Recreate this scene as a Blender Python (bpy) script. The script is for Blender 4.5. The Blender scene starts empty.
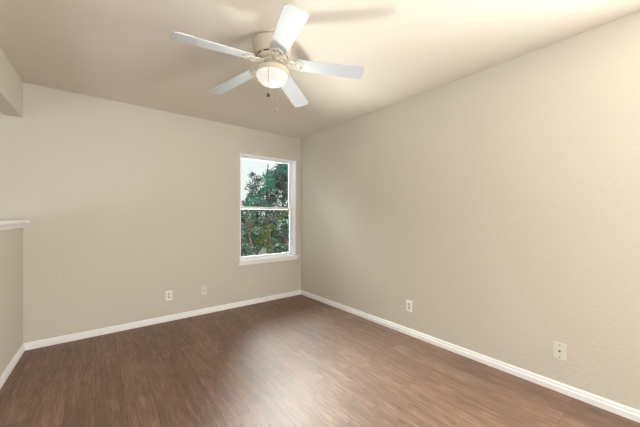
import bpy, bmesh, math, random
from mathutils import Vector, Matrix
random.seed(7)
C = bpy.context.scene.collection
PI = math.pi

# ------------------------------------------------------------------ camera
EYE = 1.22
cam_d = bpy.data.cameras.new('camera')
cam_d.sensor_width = 36.0
cam_d.lens = 285.0 / 640.0 * 36.0
cam_d.shift_y = 3.0 / 640.0
cam_d.clip_start = 0.02
cam = bpy.data.objects.new('camera', cam_d)
C.objects.link(cam)
cam.location = (0, 0, EYE)
cam.rotation_euler = (PI / 2, 0, math.radians(-38.2))
bpy.context.scene.camera = cam

# ------------------------------------------------------------------ world, lights, exposure
world = bpy.data.worlds.new('overcast_sky')
bpy.context.scene.world = world
world.use_nodes = True
bg = world.node_tree.nodes['Background']
# overcast sky: pale near the horizon, much brighter overhead
wn, wl = world.node_tree.nodes.new, world.node_tree.links.new
w_tc = wn('ShaderNodeTexCoord'); w_sp = wn('ShaderNodeSeparateXYZ'); w_rm = wn('ShaderNodeValToRGB')
wl(w_tc.outputs['Generated'], w_sp.inputs[0]); wl(w_sp.outputs['Z'], w_rm.inputs[0])
w_rm.color_ramp.elements[0].position = 0.0; w_rm.color_ramp.elements[0].color = (0.15, 0.153, 0.156, 1)
w_rm.color_ramp.elements[1].position = 1.0; w_rm.color_ramp.elements[1].color = (0.50, 0.53, 0.55, 1)
e_ = w_rm.color_ramp.elements.new(0.20); e_.color = (0.16, 0.163, 0.166, 1)
e_ = w_rm.color_ramp.elements.new(0.36); e_.color = (0.36, 0.37, 0.38, 1)
wl(w_rm.outputs['Color'], bg.inputs['Color'])
bg.inputs['Strength'].default_value = 6.0

def area(name, loc, target, sx, sy, power, color):
    d = bpy.data.lights.new(name, 'AREA')
    d.shape = 'RECTANGLE'; d.size = sx; d.size_y = sy
    d.energy = power; d.color = color
    o = bpy.data.objects.new(name, d); C.objects.link(o)
    o.location = loc
    o.rotation_euler = (Vector(target) - Vector(loc)).to_track_quat('-Z', 'Y').to_euler()
    return o

# added fill lamps outside the unseen openings: behind and beside the camera, on the landing;
# hidden lamps stand in for sky and ground light through the seen window
area('fill_rear', (0.3, -1.80, 1.45), (2.5, -0.1, 1.3), 1.7, 1.3, 26, (0.90, 0.96, 1.0))
area('fill_rear_up', (0.2, -2.6, 0.3), (0.4, 0.8, 2.44), 1.7, 1.0, 62, (1.0, 0.98, 0.96))
area('fill_side', (2.72, -0.82, 1.45), (-0.5, 0.0, 1.2), 1.3, 1.22, 112, (1.0, 0.98, 0.95))
area('fill_side_up', (4.0, -1.3, 0.2), (-0.6, 1.8, 2.44), 1.8, 0.9, 120, (1.0, 0.98, 0.96))
area('fill_landing', (-2.65, 1.0, 0.55), (0.6, 1.3, 2.3), 1.75, 0.9, 31, (0.95, 0.98, 1.0))
area('fill_window_side', (7.0, 6.0, 1.3), (-0.5, 2.9, 1.0), 2.0, 2.2, 500, (1.0, 0.985, 0.96))  # added lamp out of sight beyond the window, brightens the half wall
area('daylight_window_ground', (2.72, 4.58, 0.03), (0.9, 1.9, 2.44), 1.2, 0.7, 640, (1.0, 0.975, 0.94))
area('daylight_window_sky', (2.65, 5.0, 3.0), (1.2, 1.8, 0.0), 1.7, 1.6, 1500, (0.98, 0.985, 1.0))

vs = bpy.context.scene.view_settings
vs.view_transform = 'Standard'
vs.look = 'None'
vs.exposure = 0.15
vs.gamma = 1.0
vs.use_curve_mapping = False

# ------------------------------------------------------------------ materials
def new_mat(name):
    m = bpy.data.materials.new(name); m.use_nodes = True
    nt = m.node_tree
    return m, nt, nt.nodes['Principled BSDF']

def lin(r, g, b):
    f = lambda c: (c / 255 / 12.92) if c / 255 <= 0.04045 else ((c / 255 + 0.055) / 1.055) ** 2.4
    return (f(r), f(g), f(b), 1)

def plain(name, rgb, rough=0.5, metal=0.0, vary=0.0):
    m, nt, b = new_mat(name)
    b.inputs['Base Color'].default_value = lin(*rgb)
    b.inputs['Roughness'].default_value = rough
    b.inputs['Metallic'].default_value = metal
    if vary:
        tc = nt.nodes.new('ShaderNodeTexCoord')
        n = nt.nodes.new('ShaderNodeTexNoise'); n.inputs['Scale'].default_value = 30
        mr = nt.nodes.new('ShaderNodeMapRange')
        mr.inputs['To Min'].default_value = rough - vary; mr.inputs['To Max'].default_value = rough + vary
        nt.links.new(tc.outputs['Object'], n.inputs['Vector'])
        nt.links.new(n.outputs['Fac'], mr.inputs['Value'])
        nt.links.new(mr.outputs['Result'], b.inputs['Roughness'])
    return m

def painted(name, rgb, scale, bump, rough=0.75):
    """rolled paint over an orange-peel drywall texture"""
    m, nt, b = new_mat(name)
    tc = nt.nodes.new('ShaderNodeTexCoord')
    n1 = nt.nodes.new('ShaderNodeTexNoise'); n1.inputs['Scale'].default_value = scale
    n1.inputs['Detail'].default_value = 3
    n2 = nt.nodes.new('ShaderNodeTexNoise'); n2.inputs['Scale'].default_value = 1.3
    mix = nt.nodes.new('ShaderNodeMix'); mix.data_type = 'RGBA'
    c = lin(*rgb)
    mix.inputs['A'].default_value = tuple(x * 0.975 for x in c[:3]) + (1,)
    mix.inputs['B'].default_value = tuple(min(1, x * 1.025) for x in c[:3]) + (1,)
    bp = nt.nodes.new('ShaderNodeBump'); bp.inputs['Strength'].default_value = bump
    bp.inputs['Distance'].default_value = 0.004
    L = nt.links.new
    L(tc.outputs['Object'], n1.inputs['Vector']); L(tc.outputs['Object'], n2.inputs['Vector'])
    L(n2.outputs['Fac'], mix.inputs['Factor']); L(mix.outputs['Result'], b.inputs['Base Color'])
    L(n1.outputs['Fac'], bp.inputs['Height']); L(bp.outputs['Normal'], b.inputs['Normal'])
    b.inputs['Roughness'].default_value = rough
    b.inputs['Specular IOR Level'].default_value = 0.3
    return m

def floor_mat():
    m, nt, b = new_mat('walnut_vinyl_planks')
    L = nt.links.new
    N = nt.nodes.new
    tc = N('ShaderNodeTexCoord')
    mp = N('ShaderNodeMapping'); mp.inputs['Rotation'].default_value = (0, 0, PI / 2)
    L(tc.outputs['Object'], mp.inputs['Vector'])
    br = N('ShaderNodeTexBrick')
    br.inputs['Scale'].default_value = 1.0
    br.inputs['Brick Width'].default_value = 1.22
    br.inputs['Row Height'].default_value = 0.152
    br.inputs['Mortar Size'].default_value = 0.0011
    br.inputs['Mortar Smooth'].default_value = 0.2
    br.offset = 0.37
    br.inputs['Color1'].default_value = (0, 0, 0, 1)
    br.inputs['Color2'].default_value = (1, 1, 1, 1)
    br.inputs['Mortar'].default_value = (0.5, 0.5, 0.5, 1)
    L(mp.outputs['Vector'], br.inputs['Vector'])
    # grain: noise stretched along the planks (Y), shifted per plank
    sh = N('ShaderNodeVectorMath'); sh.operation = 'MULTIPLY_ADD'
    sh.inputs[1].default_value = (7.3, 3.1, 0); 
    L(br.outputs['Color'], sh.inputs[0]); L(tc.outputs['Object'], sh.inputs[2])
    def stretched(sx, sy, detail, dist=0.0):
        q = N('ShaderNodeMapping'); q.inputs['Scale'].default_value = (sx, sy, 1)
        L(sh.outputs['Vector'], q.inputs['Vector'])
        n = N('ShaderNodeTexNoise'); n.inputs['Scale'].default_value = 1
        n.inputs['Detail'].default_value = detail; n.inputs['Roughness'].default_value = 0.6
        n.inputs['Distortion'].default_value = dist
        L(q.outputs['Vector'], n.inputs['Vector'])
        return n
    fine = stretched(150, 7, 6)
    broad = stretched(26, 1.8, 5, 0.9)
    blot = stretched(9, 4.5, 3, 0.6)
    ra = N('ShaderNodeValToRGB')
    e = ra.color_ramp.elements
    e[0].position = 0.29; e[0].color = lin(64, 48, 39)
    e[1].position = 0.73; e[1].color = lin(168, 139, 119)
    k = ra.color_ramp.elements.new(0.5); k.color = lin(115, 87, 69)
    m1 = N('ShaderNodeMath'); m1.operation = 'MULTIPLY_ADD'; m1.inputs[1].default_value = 0.50
    m2 = N('ShaderNodeMath'); m2.operation = 'MULTIPLY_ADD'; m2.inputs[1].default_value = 0.30
    m3 = N('ShaderNodeMath'); m3.operation = 'MULTIPLY'; m3.inputs[1].default_value = 0.05
    m4 = N('ShaderNodeMath'); m4.operation = 'MULTIPLY_ADD'; m4.inputs[1].default_value = 0.16
    sep = N('ShaderNodeSeparateColor')
    L(br.outputs['Color'], sep.inputs['Color'])
    L(sep.outputs['Red'], m3.inputs[0])
    L(blot.outputs['Fac'], m4.inputs[0]); L(m3.outputs['Value'], m4.inputs[2])
    L(fine.outputs['Fac'], m1.inputs[0]); L(m4.outputs['Value'], m1.inputs[2])
    L(broad.outputs['Fac'], m2.inputs[0]); L(m1.outputs['Value'], m2.inputs[2])
    L(m2.outputs['Value'], ra.inputs['Fac'])
    # scattered dark flecks and knots in the grain
    fl = stretched(34, 7, 3, 1.5)
    fr = N('ShaderNodeMapRange'); fr.inputs['From Min'].default_value = 0.60; fr.inputs['From Max'].default_value = 0.72
    fr.inputs['To Min'].default_value = 0.0; fr.inputs['To Max'].default_value = 0.55
    L(fl.outputs['Fac'], fr.inputs['Value'])
    fm = N('ShaderNodeMix'); fm.data_type = 'RGBA'
    L(fr.outputs['Result'], fm.inputs['Factor']); L(ra.outputs['Color'], fm.inputs['A']); fm.inputs['B'].default_value = lin(48, 33, 26)
    seam = N('ShaderNodeMix'); seam.data_type = 'RGBA'
    L(br.outputs['Fac'], seam.inputs['Factor'])
    L(fm.outputs['Result'], seam.inputs['A']); seam.inputs['B'].default_value = lin(58, 40, 32)
    L(seam.outputs['Result'], b.inputs['Base Color'])
    mr = N('ShaderNodeMapRange'); mr.inputs['To Min'].default_value = 0.44; mr.inputs['To Max'].default_value = 0.70
    L(fine.outputs['Fac'], mr.inputs['Value']); L(mr.outputs['Result'], b.inputs['Roughness'])
    bp = N('ShaderNodeBump'); bp.inputs['Strength'].default_value = 0.35; bp.inputs['Distance'].default_value = 0.002
    L(fine.outputs['Fac'], bp.inputs['Height'])
    L(bp.outputs['Normal'], b.inputs['Normal'])
    b.inputs['Specular IOR Level'].default_value = 0.85
    return m

def glass_mat():
    m = bpy.data.materials.new('window_glass'); m.use_nodes = True
    nt = m.node_tree; nt.nodes.clear()
    o = nt.nodes.new('ShaderNodeOutputMaterial')
    t = nt.nodes.new('ShaderNodeBsdfTransparent'); t.inputs['Color'].default_value = (0.93, 0.97, 0.95, 1)
    g = nt.nodes.new('ShaderNodeBsdfGlossy'); g.inputs['Roughness'].default_value = 0.02
    f = nt.nodes.new('ShaderNodeFresnel'); f.inputs['IOR'].default_value = 1.45
    x = nt.nodes.new('ShaderNodeMixShader')
    nt.links.new(f.outputs[0], x.inputs[0]); nt.links.new(t.outputs[0], x.inputs[1])
    nt.links.new(g.outputs[0], x.inputs[2]); nt.links.new(x.outputs[0], o.inputs[0])
    return m

def globe_mat():
    m = bpy.data.materials.new('lit_frosted_glass'); m.use_nodes = True
    nt = m.node_tree; nt.nodes.clear()
    o = nt.nodes.new('ShaderNodeOutputMaterial')
    em = nt.nodes.new('ShaderNodeEmission'); em.inputs['Color'].default_value = (1.0, 0.97, 0.94, 1)
    em.inputs['Strength'].default_value = GLOBE
    tr = nt.nodes.new('ShaderNodeBsdfTranslucent'); tr.inputs['Color'].default_value = (0.5, 0.49, 0.48, 1)
    gl = nt.nodes.new('ShaderNodeBsdfGlossy'); gl.inputs['Roughness'].default_value = 0.4
    gl.inputs['Color'].default_value = (0.06, 0.06, 0.06, 1)
    a = nt.nodes.new('ShaderNodeAddShader'); a2 = nt.nodes.new('ShaderNodeAddShader')
    nt.links.new(em.outputs[0], a.inputs[0]); nt.links.new(tr.outputs[0], a.inputs[1])
    nt.links.new(a.outputs[0], a2.inputs[0]); nt.links.new(gl.outputs[0], a2.inputs[1])
    nt.links.new(a2.outputs[0], o.inputs[0])
    return m

def leaf_mat(name, c1, c2):
    m, nt, b = new_mat(name)
    g = nt.nodes.new('ShaderNodeNewGeometry')
    r = nt.nodes.new('ShaderNodeValToRGB')
    r.color_ramp.elements[0].color = lin(*c1); r.color_ramp.elements[1].color = lin(*c2)
    nt.links.new(g.outputs['Random Per Island'], r.inputs['Fac'])
    nt.links.new(r.outputs['Color'], b.inputs['Base Color'])
    b.inputs['Roughness'].default_value = 0.5
    b.inputs['Specular IOR Level'].default_value = 0.15
    return m

GLOBE = 0.33
WALL = painted('beige_wall_paint', (212, 207, 195), 52, 0.7)
CEIL = painted('beige_ceiling_paint', (221, 214, 202), 60, 0.30, 0.85)
FLOOR = floor_mat()
TRIM = plain('white_trim_paint', (250, 251, 253), 0.4, vary=0.05)
VINYL = plain('white_vinyl', (235, 236, 236), 0.4, vary=0.05)
PLATE = plain('white_plate_plastic', (247, 247, 246), 0.35, vary=0.05)
RECEPT = plain('grey_white_receptacle_plastic', (206, 205, 203), 0.35)
PLATE2 = plain('aged_plate_plastic', (226, 227, 216), 0.35, vary=0.05)
SLOT = plain('dark_slot', (40, 38, 36), 0.6)
SCREW = plain('screw_metal', (150, 148, 140), 0.35, 0.8)
CABLE = plain('jack_brass', (120, 110, 90), 0.4, 0.7)
FANBODY = plain('cream_white_enamel', (200, 189, 172), 0.35, vary=0.05)
IRON = plain('white_blade_bracket_enamel', (214, 211, 196), 0.4, vary=0.05)
BLADE = plain('white_blade_laminate', (198, 202, 209), 0.42, vary=0.04)
CHAIN = plain('chain_metal', (165, 160, 150), 0.35, 0.6)
FOB = plain('dark_bronze_fob', (70, 58, 50), 0.4, 0.4)
GLASS = glass_mat()
GLOBEM = globe_mat()
BARK = plain('bark', (62, 50, 44), 0.9)
GROUND = painted('pale_gravel_ground', (112, 106, 98), 40, 0.5, 0.9)
EXT = painted('outside_stucco', (190, 180, 165), 60, 0.4, 0.9)

# ------------------------------------------------------------------ mesh helpers
def obj(name, bm, mat, parent=None, smooth=False, bevel=0.0, loc=None):
    me = bpy.data.meshes.new(name)
    bmesh.ops.recalc_face_normals(bm, faces=bm.faces[:])
    bm.to_mesh(me); bm.free()
    o = bpy.data.objects.new(name, me); C.objects.link(o)
    me.materials.append(mat)
    if smooth:
        for p in me.polygons: p.use_smooth = True
    if bevel:
        b = o.modifiers.new('bevel', 'BEVEL'); b.width = bevel; b.segments = 2; b.limit_method = 'ANGLE'
    if parent: o.parent = parent
    if loc: o.location = loc
    return o

def tag(o, label, cat, group=None, kind=None):
    o['label'] = label; o['category'] = cat
    if group: o['group'] = group
    if kind: o['kind'] = kind
    return o

def empty(name, loc, rz=0.0):
    o = bpy.data.objects.new(name, None); C.objects.link(o)
    o.empty_display_size = 0.1
    o.location = loc; o.rotation_euler = (0, 0, rz)
    return o

def bx(bm, x0, x1, y0, y1, z0, z1):
    v = [bm.verts.new((x, y, z)) for x in (x0, x1) for y in (y0, y1) for z in (z0, z1)]
    for f in ((0, 1, 3, 2), (4, 6, 7, 5), (0, 4, 5, 1), (2, 3, 7, 6), (0, 2, 6, 4), (1, 5, 7, 3)):
        bm.faces.new([v[i] for i in f])
    return bm

def box(*a): return bx(bmesh.new(), *a)

def lathe(bm, prof, n=48, cx=0, cy=0, cap=True):
    rings = []
    for r, z in prof:
        if r < 1e-6: rings.append([bm.verts.new((cx, cy, z))])
        else: rings.append([bm.verts.new((cx + r * math.cos(2 * PI * i / n), cy + r * math.sin(2 * PI * i / n), z)) for i in range(n)])
    for a, b in zip(rings, rings[1:]):
        for i in range(n):
            j = (i + 1) % n
            if len(a) == 1 and len(b) == 1: continue
            if len(a) == 1: bm.faces.new((a[0], b[i], b[j]))
            elif len(b) == 1: bm.faces.new((a[i], b[0], a[j]))
            else: bm.faces.new((a[i], b[i], b[j], a[j]))
    if cap:
        for r in (rings[0], rings[-1]):
            if len(r) > 2: bm.faces.new(r)
    return bm

def tube(bm, pts, r, n=8, closed=False):
    pts = [Vector(p) for p in pts]; rings = []
    m = len(pts)
    for i, p in enumerate(pts):
        if closed: t = pts[(i + 1) % m] - pts[i - 1]
        else: t = pts[min(i + 1, m - 1)] - pts[max(i - 1, 0)]
        t.normalize()
        up = Vector((0, 0, 1)) if abs(t.z) < 0.95 else Vector((1, 0, 0))
        a = t.cross(up).normalized(); b = t.cross(a)
        rr = r[i] if isinstance(r, (list, tuple)) else r
        rings.append([bm.verts.new(p + (a * math.cos(2 * PI * k / n) + b * math.sin(2 * PI * k / n)) * rr) for k in range(n)])
    prs = list(zip(rings, rings[1:])) + ([(rings[-1], rings[0])] if closed else [])
    for a, b in prs:
        for k in range(n):
            bm.faces.new((a[k], a[(k + 1) % n], b[(k + 1) % n], b[k]))
    if not closed:
        bm.faces.new(rings[0]); bm.faces.new(rings[-1])
    return bm

def prism(bm, outline, z0, z1):
    """outline in XY, extruded along Z"""
    a = [bm.verts.new((x, y, z0)) for x, y in outline]
    b = [bm.verts.new((x, y, z1)) for x, y in outline]
    n = len(a)
    bm.faces.new(a); bm.faces.new(b)
    for i in range(n):
        bm.faces.new((a[i], a[(i + 1) % n], b[(i + 1) % n], b[i]))
    return bm

def sweep(bm, prof, p0, p1, out, m0=0.0, m1=0.0):
    """profile (d outwards, z) run from p0 to p1; m0/m1 pull the ends in by d*m (mitres)"""
    p0 = Vector(p0); p1 = Vector(p1); out = Vector(out); t = (p1 - p0).normalized()
    A = [bm.verts.new(p0 + out * d + t * d * m0 + Vector((0, 0, z))) for d, z in prof]
    B = [bm.verts.new(p1 + out * d - t * d * m1 + Vector((0, 0, z))) for d, z in prof]
    n = len(prof)
    bm.faces.new(A); bm.faces.new(B)
    for i in range(n):
        bm.faces.new((A[i], A[(i + 1) % n], B[(i + 1) % n], B[i]))
    return bm

# ------------------------------------------------------------------ room shell
XR, XL, YB, YF, ZC = 2.54, -0.52, 3.71, -1.60, 2.44
XO = -2.40                              # landing beyond the half wall
T = 0.14
WX0, WX1, WZ0, WZ1 = 1.537, 2.440, 0.60, 2.08

def struct(name, bm, mat, label, cat, **k):
    return tag(obj(name, bm, mat, **k), label, cat, kind='structure')

struct('floor', box(XO - T, XR + T, YF - T, YB + T, -0.12, 0), FLOOR, 'brown wood-look plank floor with a soft sheen', 'floor')
struct('ceiling', box(XO - T, XR + T, YF - T, YB + T, ZC, ZC + 0.12), CEIL, 'flat beige painted ceiling above the fan', 'ceiling')
bm = bmesh.new()
bx(bm, XO - T, WX0, YB, YB + T, 0, ZC); bx(bm, WX1, XR + T, YB, YB + T, 0, ZC)
bx(bm, WX0, WX1, YB, YB + T, 0, WZ0); bx(bm, WX0, WX1, YB, YB + T, WZ1, ZC)
struct('wall_back', bm, WALL, 'beige textured wall holding the window', 'wall')
SW = (-1.50, -0.15, 0.85, 2.10)
bm = bmesh.new()
bx(bm, XR, XR + T, YF - T, SW[0], 0, ZC); bx(bm, XR, XR + T, SW[1], YB, 0, ZC)
bx(bm, XR, XR + T, SW[0], SW[1], 0, SW[2]); bx(bm, XR, XR + T, SW[0], SW[1], SW[3], ZC)
struct('wall_right', bm, WALL, 'long beige textured wall on the right', 'wall')
struct('wall_left', box(XL - 0.115, XL, YF, YB, 0, 1.16), WALL, 'low beige half wall at the left edge under the white cap', 'wall')
struct('wall_left_header', box(XL - 0.115, XL, YF, YB, 2.118, ZC), WALL, 'beige drywall header hanging below the ceiling at the left edge', 'wall')
bm = bmesh.new()
RW = (-0.45, 1.35, 0.80, 2.10)
bx(bm, XO - T, RW[0], YF - T, YF, 0, ZC); bx(bm, RW[1], XR, YF - T, YF, 0, ZC)
bx(bm, RW[0], RW[1], YF - T, YF, 0, RW[2]); bx(bm, RW[0], RW[1], YF - T, YF, RW[3], ZC)
struct('wall_front', bm, WALL, 'beige wall behind the camera with an added wide window', 'wall')
LW = (0.0, 2.1, 0.4, 2.25)
bm = bmesh.new()
bx(bm, XO - T, XO, YF, LW[0], 0, ZC); bx(bm, XO - T, XO, LW[1], YB, 0, ZC)
bx(bm, XO - T, XO, LW[0], LW[1], 0, LW[2]); bx(bm, XO - T, XO, LW[0], LW[1], LW[3], ZC)
struct('wall_landing', bm, WALL, 'beige outer wall of the landing beyond the half wall', 'wall')

# baseboards: stepped profile
BB = [(0, 0), (0.014, 0), (0.014, 0.036), (0.009, 0.041), (0.009, 0.048), (0.0085, 0.056), (0.004, 0.066), (0, 0.066)]
struct('baseboard_back', sweep(bmesh.new(), BB, (XL, YB, 0), (XR, YB, 0), (0, -1, 0), 1, 1), TRIM, 'white baseboard along the window wall', 'baseboard')
struct('baseboard_right', sweep(bmesh.new(), BB, (XR, YF, 0), (XR, YB, 0), (-1, 0, 0), 0, 1), TRIM, 'white baseboard along the right wall', 'baseboard')
struct('baseboard_left', sweep(bmesh.new(), BB, (XL, YF, 0), (XL, YB, 0), (1, 0, 0), 0, 1), TRIM, 'white baseboard along the half wall at left', 'baseboard')

# half-wall cap: board with overhanging nosing, stepped moulding under it on both faces
cap = empty('trim_1', (0, 0, 0)); tag(cap, 'white moulded cap on top of the half wall at left', 'trim', kind='structure')
o = obj('cap_board', box(XL - 0.16, XL + 0.045, YF, YB, 1.160, 1.189), TRIM, cap, bevel=0.006)
MO = [(0, 0), (0.010, 0), (0.013, 0.008), (0.013, 0.016), (0.020, 0.022), (0.020, 0.031), (0.026, 0.040), (0, 0.040)]
sweep(bm := bmesh.new(), [(d, z + 1.120) for d, z in MO], (XL, YF, 0), (XL, YB, 0), (1, 0, 0))
obj('moulding', bm, TRIM, cap)
sweep(bm := bmesh.new(), [(d, z + 1.120) for d, z in MO], (XL - 0.115, YF, 0), (XL - 0.115, YB, 0), (-1, 0, 0))
obj('moulding', bm, TRIM, cap)

# the half wall, its header, cap and baseboard stand a touch off square to the window wall
TILT = Matrix.Translation((XL, YB, 0)) @ Matrix.Rotation(math.radians(-1.8), 4, 'Z') @ Matrix.Translation((-XL, -YB, 0))
for n_ in ('wall_left', 'wall_left_header', 'baseboard_left', 'trim_1'):
    bpy.data.objects[n_].matrix_world = TILT

# ------------------------------------------------------------------ window on the back wall
def ring(bm, x0, x1, z0, z1, w, y0, y1, wb=None, wt=None):
    wb = w if wb is None else wb; wt = w if wt is None else wt
    bx(bm, x0, x0 + w, y0, y1, z0, z1); bx(bm, x1 - w, x1, y0, y1, z0, z1)
    bx(bm, x0 + w, x1 - w, y0, y1, z0, z0 + wb); bx(bm, x0 + w, x1 - w, y0, y1, z1 - wt, z1)
    return bm

win = empty('window_1', (0, 0, 0)); tag(win, 'white single-hung window with trees outside, near the room corner', 'window', kind='structure')
ZS = 0.622                      # top of the sill
ring(bm := bmesh.new(), WX0, WX1, ZS, WZ1, 0.012, YB - 0.004, YB + 0.095)
obj('jamb', bm, TRIM, win)
ring(bm := bmesh.new(), WX0, WX1, ZS, WZ1, 0.026, YB + 0.085, YB + 0.155, wb=0.016, wt=0.018)
obj('window_frame', bm, VINYL, win, bevel=0.003)
a0, a1 = WX0 + 0.028, WX1 - 0.028
us = obj('upper_sash', ring(bmesh.new(), a0 - 0.004, a1 + 0.004, 1.325, WZ1 - 0.016, 0.020, YB + 0.125, YB + 0.150, wb=0.03, wt=0.014), VINYL, win, bevel=0.002)
obj('pane', box(a0 + 0.018, a1 - 0.018, YB + 0.135, YB + 0.139, 1.35, WZ1 - 0.028), GLASS, us)
ls = obj('lower_sash', ring(bmesh.new(), a0 - 0.004, a1 + 0.004, ZS + 0.014, 1.360, 0.022, YB + 0.095, YB + 0.122, wb=0.020, wt=0.034), VINYL, win, bevel=0.002)
obj('pane', box(a0 + 0.02, a1 - 0.02, YB + 0.106, YB + 0.110, ZS + 0.03, 1.335), GLASS, ls)
bm = bmesh.new()
bx(bm, (WX0 + WX1) / 2 - 0.03, (WX0 + WX1) / 2 + 0.03, YB + 0.078, YB + 0.097, 1.342, 1.358)
obj('sash_lock', bm, VINYL, ls, bevel=0.003)
bm = bmesh.new()
bx(bm, WX0 - 0.035, WX1 + 0.035, YB - 0.042, YB, ZS - 0.024, ZS)
bx(bm, WX0, WX1, YB, YB + 0.09, ZS - 0.022, ZS)
obj('window_sill', bm, TRIM, win, bevel=0.004)
obj('apron', box(WX0 - 0.022, WX1 + 0.022, YB - 0.018, YB, ZS - 0.066, ZS - 0.024), TRIM, win, bevel=0.004)

# windows added in the unseen walls to let the fill lamps brighten the room
w2 = empty('added_window_2', (0, 0, 0)); tag(w2, 'added wide white-framed window behind the camera, lets in fill light', 'window', kind='structure')
obj('window_frame', ring(bmesh.new(), RW[0], RW[1], RW[2], RW[3], 0.035, YF - 0.12, YF - 0.06), VINYL, w2)
w3 = empty('added_window_3', (0, 0, 0)); tag(w3, 'added white-framed window in the landing wall, lets in fill light', 'window', kind='structure')
bm = bmesh.new()
for (y0, y1, z0, z1) in ((LW[0], LW[0] + .035, LW[2], LW[3]), (LW[1] - .035, LW[1], LW[2], LW[3]),
                         (LW[0] + .035, LW[1] - .035, LW[2], LW[2] + .035), (LW[0] + .035, LW[1] - .035, LW[3] - .035, LW[3])):
    bx(bm, XO - 0.12, XO - 0.06, y0, y1, z0, z1)
obj('window_frame', bm, VINYL, w3)

w4 = empty('added_window_4', (0, 0, 0)); tag(w4, 'added white-framed window in the right wall, beside the camera, lets in fill light', 'window', kind='structure')
bm = bmesh.new()
for (y0, y1, z0, z1) in ((SW[0], SW[0] + .035, SW[2], SW[3]), (SW[1] - .035, SW[1], SW[2], SW[3]),
                         (SW[0] + .035, SW[1] - .035, SW[2], SW[2] + .035), (SW[0] + .035, SW[1] - .035, SW[3] - .035, SW[3])):
    bx(bm, XR + 0.06, XR + 0.12, y0, y1, z0, z1)
obj('window_frame', bm, VINYL, w4)

# ------------------------------------------------------------------ ceiling fan
FX, FY = 0.972, 1.776
fan = empty('ceiling_fan', (FX, FY, ZC)); tag(fan, 'white five-blade hugger ceiling fan with a lit frosted bowl light', 'ceiling fan')
obj('canopy_ring', lathe(bmesh.new(), [(0.132, 0), (0.140, -0.001), (0.141, -0.008), (0.132, -0.010)], 64), FANBODY, fan, smooth=False)
obj('motor_housing', lathe(bmesh.new(), [(0.129, -0.010), (0.136, -0.014), (0.137, -0.022), (0.132, -0.045), (0.124, -0.075), (0.117, -0.092),
     (0.112, -0.098), (0.110, -0.104), (0.109, -0.122), (0.104, -0.132), (0.092, -0.139), (0.074, -0.142)], 64), FANBODY, fan, smooth=True)
bm = bmesh.new()
for k in range(12):
    a0_ = 2 * PI * k / 12
    pts = [(0.1095 * math.cos(a0_ + t), 0.1095 * math.sin(a0_ + t)) for t in [i * 0.06 for i in range(7)]]
    out = pts + [(p[0] * 1.012, p[1] * 1.012) for p in reversed(pts)]
    prism(bm, out, -0.118, -0.109)
obj('vent_slot', bm, SLOT, fan)
obj('flywheel', lathe(bmesh.new(), [(0.05, -0.140), (0.083, -0.142), (0.085, -0.156), (0.05, -0.158)], 48), IRON, fan, smooth=False)

DROOP = math.radians(5.6); PITCH = math.radians(-11)
def blade_outline():
    pts = [(0.158, -0.046), (0.180, -0.055), (0.40, -0.062), (0.600, -0.067)]
    for t in range(0, 7):
        a = -PI / 2 + t * PI / 12
        pts.append((0.618 + 0.026 * math.cos(a), -0.041 + 0.026 * math.sin(a)))
    for t in range(0, 7):
        a = t * PI / 12
        pts.append((0.618 + 0.026 * math.cos(a), 0.041 + 0.026 * math.sin(a)))
    pts += [(0.600, 0.067), (0.40, 0.062), (0.180, 0.055), (0.158, 0.046)]
    return pts

def blade_matrix(th):
    return (Matrix.Rotation(th, 4, 'Z') @ Matrix.Translation((0.10, 0, -0.152)) @ Matrix.Rotation(DROOP, 4, 'Y')
            @ Matrix.Translation((-0.10, 0, 0)) @ Matrix.Rotation(PITCH, 4, 'X'))

blade0 = obj('blade', prism(bmesh.new(), blade_outline(), 0.0, 0.006), BLADE, fan, bevel=0.002)
# cast bracket: neck from the flywheel, two open scrolls, medallion plate under the blade root
bm = bmesh.new()
tube(bm, [(0.070, 0, -0.002), (0.09, 0, -0.008), (0.115, 0, -0.012), (0.140, 0, -0.009), (0.165, 0, -0.005)], [0.012, 0.011, 0.009, 0.010, 0.010], 10)
for s in (-1, 1):
    loop = [(0.128 + 0.022 * math.cos(a), s * (0.025 + 0.015 * math.sin(a)), -0.008) for a in [2 * PI * i / 20 for i in range(20)]]
    tube(bm, loop, 0.0050, 8, True)
    loop = [(0.094 + 0.013 * math.cos(a), s * (0.021 + 0.011 * math.sin(a)), -0.006) for a in [2 * PI * i / 16 for i in range(16)]]
    tube(bm, loop, 0.0044, 8, True)
    tube(bm, [(0.150, s * 0.028, -0.007), (0.168, s * 0.038, -0.004), (0.188, s * 0.034, -0.004), (0.206, s * 0.017, -0.004), (0.216, 0, -0.004)], 0.0048, 8)
pl = [(0.155, -0.020), (0.168, -0.038), (0.188, -0.036), (0.206, -0.019), (0.217, 0), (0.206, 0.019), (0.188, 0.036), (0.168, 0.038), (0.155, 0.020)]
prism(bm, pl, -0.0042, -0.0004)
arm0 = obj('blade_bracket', bm, IRON, fan, smooth=False, bevel=0.0)
sc0 = []
for (sx, sy) in ((0.174, 0.022), (0.174, -0.022), (0.200, 0.0)):
    b_ = bmesh.new(); lathe(b_, [(0, -0.0085), (0.004, -0.0078), (0.0058, -0.0045), (0.0058, -0.003)], 12, sx, sy)
    sc0.append(obj('screw', b_, SCREW, arm0))
for k in range(5):
    th = math.radians(-35.7 + 72 * k)
    if k == 0: b, a = blade0, arm0
    else:
        b = blade0.copy(); a = arm0.copy()
        for o in (b, a): C.objects.link(o); o.parent = fan
        for s in sc0:
            c = s.copy(); C.objects.link(c); c.parent = a
    b.matrix_basis = blade_matrix(th); a.matrix_basis = blade_matrix(th)

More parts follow.
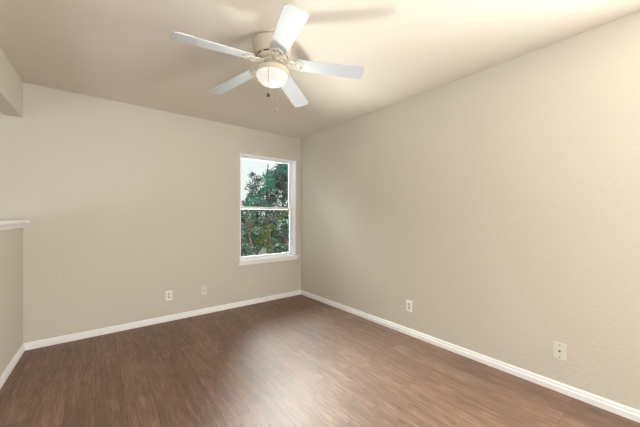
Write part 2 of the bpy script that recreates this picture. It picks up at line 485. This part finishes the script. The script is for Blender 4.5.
# light kit
obj('light_fitter', lathe(bmesh.new(), [(0.045, -0.158), (0.050, -0.165), (0.052, -0.176), (0.085, -0.183), (0.108, -0.193), (0.116, -0.203),
     (0.117, -0.228), (0.114, -0.231), (0.110, -0.229), (0.108, -0.208), (0.05, -0.196)], 64), FANBODY, fan, smooth=False)
prof = [(0.107, -0.216), (0.1095, -0.232)]
for i in range(1, 13):
    a = i / 12 * PI / 2
    prof.append((0.1095 * math.cos(a) ** 0.85 if i < 12 else 0.0, -0.232 - 0.072 * math.sin(a)))
gl = obj('glass_bowl', lathe(bmesh.new(), prof, 64, cap=False), GLOBEM, fan, smooth=True)
gl['label'] = 'frosted white glass bowl, lit'
bulb_d = bpy.data.lights.new('bulb', 'POINT'); bulb_d.energy = 0.12; bulb_d.color = (1.0, 0.96, 0.92); bulb_d.shadow_soft_size = 0.022
bulb = bpy.data.objects.new('bulb', bulb_d); C.objects.link(bulb); bulb.parent = fan; bulb.location = (0.014, -0.014, -0.256)
# pull chains: beads on a cord, a fob at the end
r_ = Vector((0.786, -0.618, 0)); f_ = Vector((0.618, 0.786, 0))
def chain(p, z0, z1, fobmat, big, lab):
    bm = bmesh.new()
    n = int((z0 - z1) / 0.008)
    tube(bm, [(p.x, p.y, z0), (p.x, p.y, z1)], 0.0012, 6)
    for i in range(n):
        zz = z0 - (i + 0.5) * 0.008
        lathe(bm, [(0, zz + 0.003), (0.0024, zz + 0.0015), (0.0024, zz - 0.0015), (0, zz - 0.003)], 6, p.x, p.y)
    c = obj('pull_chain', bm, CHAIN, fan)
    R = big
    f = obj('fob', lathe(bmesh.new(), [(0, z1 + 0.004), (0.004, z1 + 0.002), (0.005, z1 - 0.004), (R, z1 - 0.010), (R * 1.15, z1 - 0.017), (R, z1 - 0.024), (0, z1 - 0.028)], 16, p.x, p.y), fobmat, c, smooth=True)
    f['label'] = lab
    return c
pa = r_ * (-0.006) - f_ * 0.1185
chain(pa, -0.225, -0.405, FOB, 0.0095, 'dark bronze pull-chain fob')
pb = r_ * 0.010 + f_ * 0.118
chain(pb, -0.225, -0.418, CHAIN, 0.007, 'pale metal pull-chain fob')

# ------------------------------------------------------------------ wall plates (built facing -Y at the origin)
def screw(bm, x, z, y, r=0.0035):
    n = 14
    A = [bm.verts.new((x + r * math.cos(2 * PI * i / n), y, z + r * math.sin(2 * PI * i / n))) for i in range(n)]
    B = [bm.verts.new((x + r * 0.8 * math.cos(2 * PI * i / n), y - 0.0015, z + r * 0.8 * math.sin(2 * PI * i / n))) for i in range(n)]
    bm.faces.new(A); bm.faces.new(B)
    for i in range(n): bm.faces.new((A[i], A[(i + 1) % n], B[(i + 1) % n], B[i]))

def cover(parent, mat, w=0.070, h=0.115):
    return obj('cover_plate', box(-w / 2, w / 2, -0.0065, 0.0, -h / 2, h / 2), mat, parent, bevel=0.004)

def duplex(loc, rz, label):
    t = empty('power_outlet', loc, rz); tag(t, label, 'outlet', 'duplex power outlets low on the walls')
    cover(t, PLATE)
    for s in (-1, 1):
        out = []
        for i in range(24):
            a = 2 * PI * i / 24
            out.append((max(-0.0135, min(0.0135, 0.0175 * math.cos(a))), 0.0145 * math.sin(a)))
        bm = bmesh.new()
        A = [bm.verts.new((x, -0.006, z + s * 0.0195)) for x, z in out]; B = [bm.verts.new((x, -0.0085, z + s * 0.0195)) for x, z in out]
        bm.faces.new(A); bm.faces.new(B)
        for i in range(24): bm.faces.new((A[i], A[(i + 1) % 24], B[(i + 1) % 24], B[i]))
        r = obj('receptacle', bm, RECEPT, t)
        bm = bmesh.new()
        bx(bm, -0.0075, -0.0055, -0.0088, -0.0080, s * 0.0195 - 0.001, s * 0.0195 + 0.0075)
        bx(bm, 0.0055, 0.0075, -0.0088, -0.0080, s * 0.0195 - 0.0005, s * 0.0195 + 0.0065)
        bx(bm, -0.0022, 0.0022, -0.0088, -0.0080, s * 0.0195 - 0.0095, s * 0.0195 - 0.0050)
        obj('slot', bm, SLOT, r)
    bm = bmesh.new(); screw(bm, 0, 0, -0.0065); obj('screw', bm, SCREW, t)
    return t

def jack(loc, rz, label, w=0.070, h=0.115):
    t = empty('cable_jack_plate', loc, rz); tag(t, label, 'wall plate')
    cover(t, PLATE2, w, h)
    bm = bmesh.new(); n = 6
    for (r0, y0, y1, n) in ((0.0075, -0.0065, -0.0095, 6), (0.0048, -0.0095, -0.016, 14)):
        A = [bm.verts.new((r0 * math.cos(2 * PI * i / n), y0, r0 * math.sin(2 * PI * i / n))) for i in range(n)]
        B = [bm.verts.new((r0 * math.cos(2 * PI * i / n), y1, r0 * math.sin(2 * PI * i / n))) for i in range(n)]
        bm.faces.new(A); bm.faces.new(B)
        for i in range(n): bm.faces.new((A[i], A[(i + 1) % n], B[(i + 1) % n], B[i]))
    obj('jack', bm, CABLE, t)
    for s in (-1, 1):
        bm = bmesh.new(); screw(bm, 0, s * 0.042, -0.0065, 0.0042); obj('screw', bm, SCREW, t)
    return t

duplex((0.672, YB, 0.297), 0, 'white duplex outlet on the window wall, left of the grey-white plate')
jack((1.066, YB, 0.292), 0, 'small grey-white jack plate on the window wall, right of the outlet', 0.066, 0.110)
duplex((XR, 1.738, 0.298), -PI / 2, 'white duplex outlet on the right wall, nearer the corner')
jack((XR, 0.527, 0.284), -PI / 2, 'off-white jack plate with two screws low on the right wall')

# ------------------------------------------------------------------ outside: ground, trees, shrubs
struct('ground', box(-4, 26, YB + 0.6, 34, -0.6, -0.45), GROUND, 'pale ground outside the window', 'ground')

def leaves(name, blobs, n, size, mat, parent, seed):
    rnd = random.Random(seed)
    V, F = [], []
    tot = sum(b[3] ** 2 for b in blobs)
    for (x, y, z, r) in blobs:
        for _ in range(int(n * r * r / tot)):
            d = Vector((rnd.gauss(0, 1), rnd.gauss(0, 1), rnd.gauss(0, 1))).normalized() * r * (0.25 + 1.15 * rnd.random())
            p = Vector((x, y, z)) + Vector((d.x, d.y, d.z * 0.9))
            u = Vector((rnd.gauss(0, 1), rnd.gauss(0, 1), rnd.gauss(0, .6))).normalized()
            w = u.cross(Vector((rnd.gauss(0, 1), rnd.gauss(0, 1), rnd.gauss(0, 1)))).normalized()
            nn = u.cross(w)
            l = size * rnd.uniform(.6, 1.3); h = l * 0.3
            i = len(V)
            V += [p - u * l * .5, p + w * h - u * l * .05 + nn * h * .3, p + u * l * .5, p - w * h - u * l * .05 + nn * h * .3]
            F += [(i, i + 1, i + 2), (i, i + 2, i + 3)]
    me = bpy.data.meshes.new(name); me.from_pydata(V, [], F); me.materials.append(mat)
    o = bpy.data.objects.new(name, me); C.objects.link(o); o.parent = parent
    return o

def at(px, py, Y):
    """world point on the plane y=Y seen at pixel px,py (used to lay the planting out)"""
    a = math.radians(38.2) + math.atan((px - 320) / 285)
    X = Y * math.tan(a)
    dep = X * .618 + Y * .786
    return X, EYE - (py - 216.5) * dep / 285

def plant(name, label, cat, Y, spots, n, size, mat, seed, trunk=None, group=None):
    bl = []
    for (px, py, rpx) in spots:
        X, Z = at(px, py, Y)
        bl.append((X, Y + random.uniform(-.2, .2), max(Z, -0.3), rpx * (X * .618 + Y * .786) / 285))
    bxm = sum(b[0] for b in bl) / len(bl)
    t = empty(name, (0, 0, 0)); tag(t, label, cat, group)
    leaves('foliage', bl, n, size, mat, t, seed)
    bm = bmesh.new()
    tx = trunk if trunk is not None else bxm
    top = max(b[2] for b in bl)
    tube(bm, [(tx, Y, -0.5), (tx + .05, Y, 0.4), (tx - .06, Y + .05, 1.2 if top > 1.2 else top), (tx, Y, top)], [0.09, .07, .05, .02] if top > 2 else [.03, .025, .02, .01], 10)
    for b in (bl[::3] if len(bl) > 20 else bl):
        z0 = min(b[2] - .2, max(-0.3, b[2] - b[3] * 1.2))
        tube(bm, [(tx, Y, z0), ((tx + b[0]) / 2, (Y + b[1]) / 2, (z0 + b[2]) / 2 + .1), (b[0], b[1], b[2])], [.022, .016, .006] if top > 2 else [.012, .01, .006], 6)
    obj('trunk', bm, BARK, t)
    return t

TEAL = leaf_mat('blue_green_leaves', (26, 92, 76), (76, 150, 128))
DARK = leaf_mat('dark_green_leaves', (8, 20, 14), (36, 58, 44))
OLIVE = leaf_mat('olive_leaves', (28, 48, 16), (88, 100, 40))
SILVER = leaf_mat('grey_green_leaves', (20, 36, 30), (96, 114, 104))

def scatter(n, x0, x1, y0, y1, r0, r1, seed, keep=lambda x, y: True):
    rnd = random.Random(seed); out = []
    while len(out) < n:
        x, y = rnd.uniform(x0, x1), rnd.uniform(y0, y1)
        if keep(x, y): out.append((x, y, rnd.uniform(r0, r1)))
    return out

edge = lambda x, y: x > 257 - (y - 158) * 0.24          # the crown's ragged left outline
plant('tree', 'grey-green tree rising against the white sky in the upper sash', 'tree', 12.0,
      scatter(58, 246, 312, 150, 208, 2.5, 6, 11, lambda x, y: edge(x, y) and (x - 262) / 30 + (y - 150) / 60 > 0.12 ), 13000, 0.085, SILVER, 3, trunk=at(284, 0, 12.0)[0])
plant('tree', 'dark tree with bare branches behind the blue-green leaves', 'tree', 13.8,
      scatter(30, 262, 316, 160, 210, 4, 8, 12, lambda x, y: x > 282 - (y - 160) * 0.35), 8000, 0.10, DARK, 4, trunk=at(291, 0, 13.8)[0])
plant('tree', 'young blue-green tree with bright leaf clusters in the upper sash', 'tree', 10.6,
      [(266, 180, 7), (268, 187, 6), (264, 190, 5), (254, 196, 5), (258, 200, 5), (284, 166, 6), (289, 168, 6), (280, 171, 3), (246, 204, 3), (252, 205, 3), (271, 175, 3), (262, 204, 4)],
      1700, 0.085, TEAL, 13, trunk=at(268, 0, 10.6)[0])
plant('hedge', 'tall dark hedge behind the shrubs, filling the lower sash', 'hedge', 15.6,
      scatter(90, 232, 316, 207, 262, 6, 9, 14) + scatter(120, 40, 236, 198, 262, 7, 12, 21), 50000, 0.12, DARK, 5)
plant('shrub', 'dark blue-green shrub filling the left of the lower sash', 'shrub', 9.3,
      scatter(34, 236, 274, 211, 256, 4, 7, 15), 5000, 0.075, leaf_mat('deep_blue_green_leaves', (8, 32, 24), (44, 80, 66)), 16)
plant('shrub', 'yellow-green shrub in the middle of the lower sash', 'shrub', 8.1,
      [(262, 232, 6), (258, 241, 5), (268, 238, 5), (283, 214, 4), (266, 247, 4), (274, 228, 4), (281, 220, 3), (256, 228, 4)], 900, 0.065, OLIVE, 6)
plant('shrub', 'grey-green shrub at the left of the lower sash', 'shrub', 7.0,
      [(248, 214, 4), (252, 222, 4), (254, 230, 4), (246, 246, 5), (251, 249, 4), (240, 228, 6), (262, 220, 3), (243, 238, 4)], 900, 0.06, SILVER, 8)
plant('shrub', 'dark twiggy shrub low at the right of the lower sash', 'shrub', 5.9,
      scatter(20, 272, 300, 222, 256, 3, 5, 17), 2400, 0.06, DARK, 9)
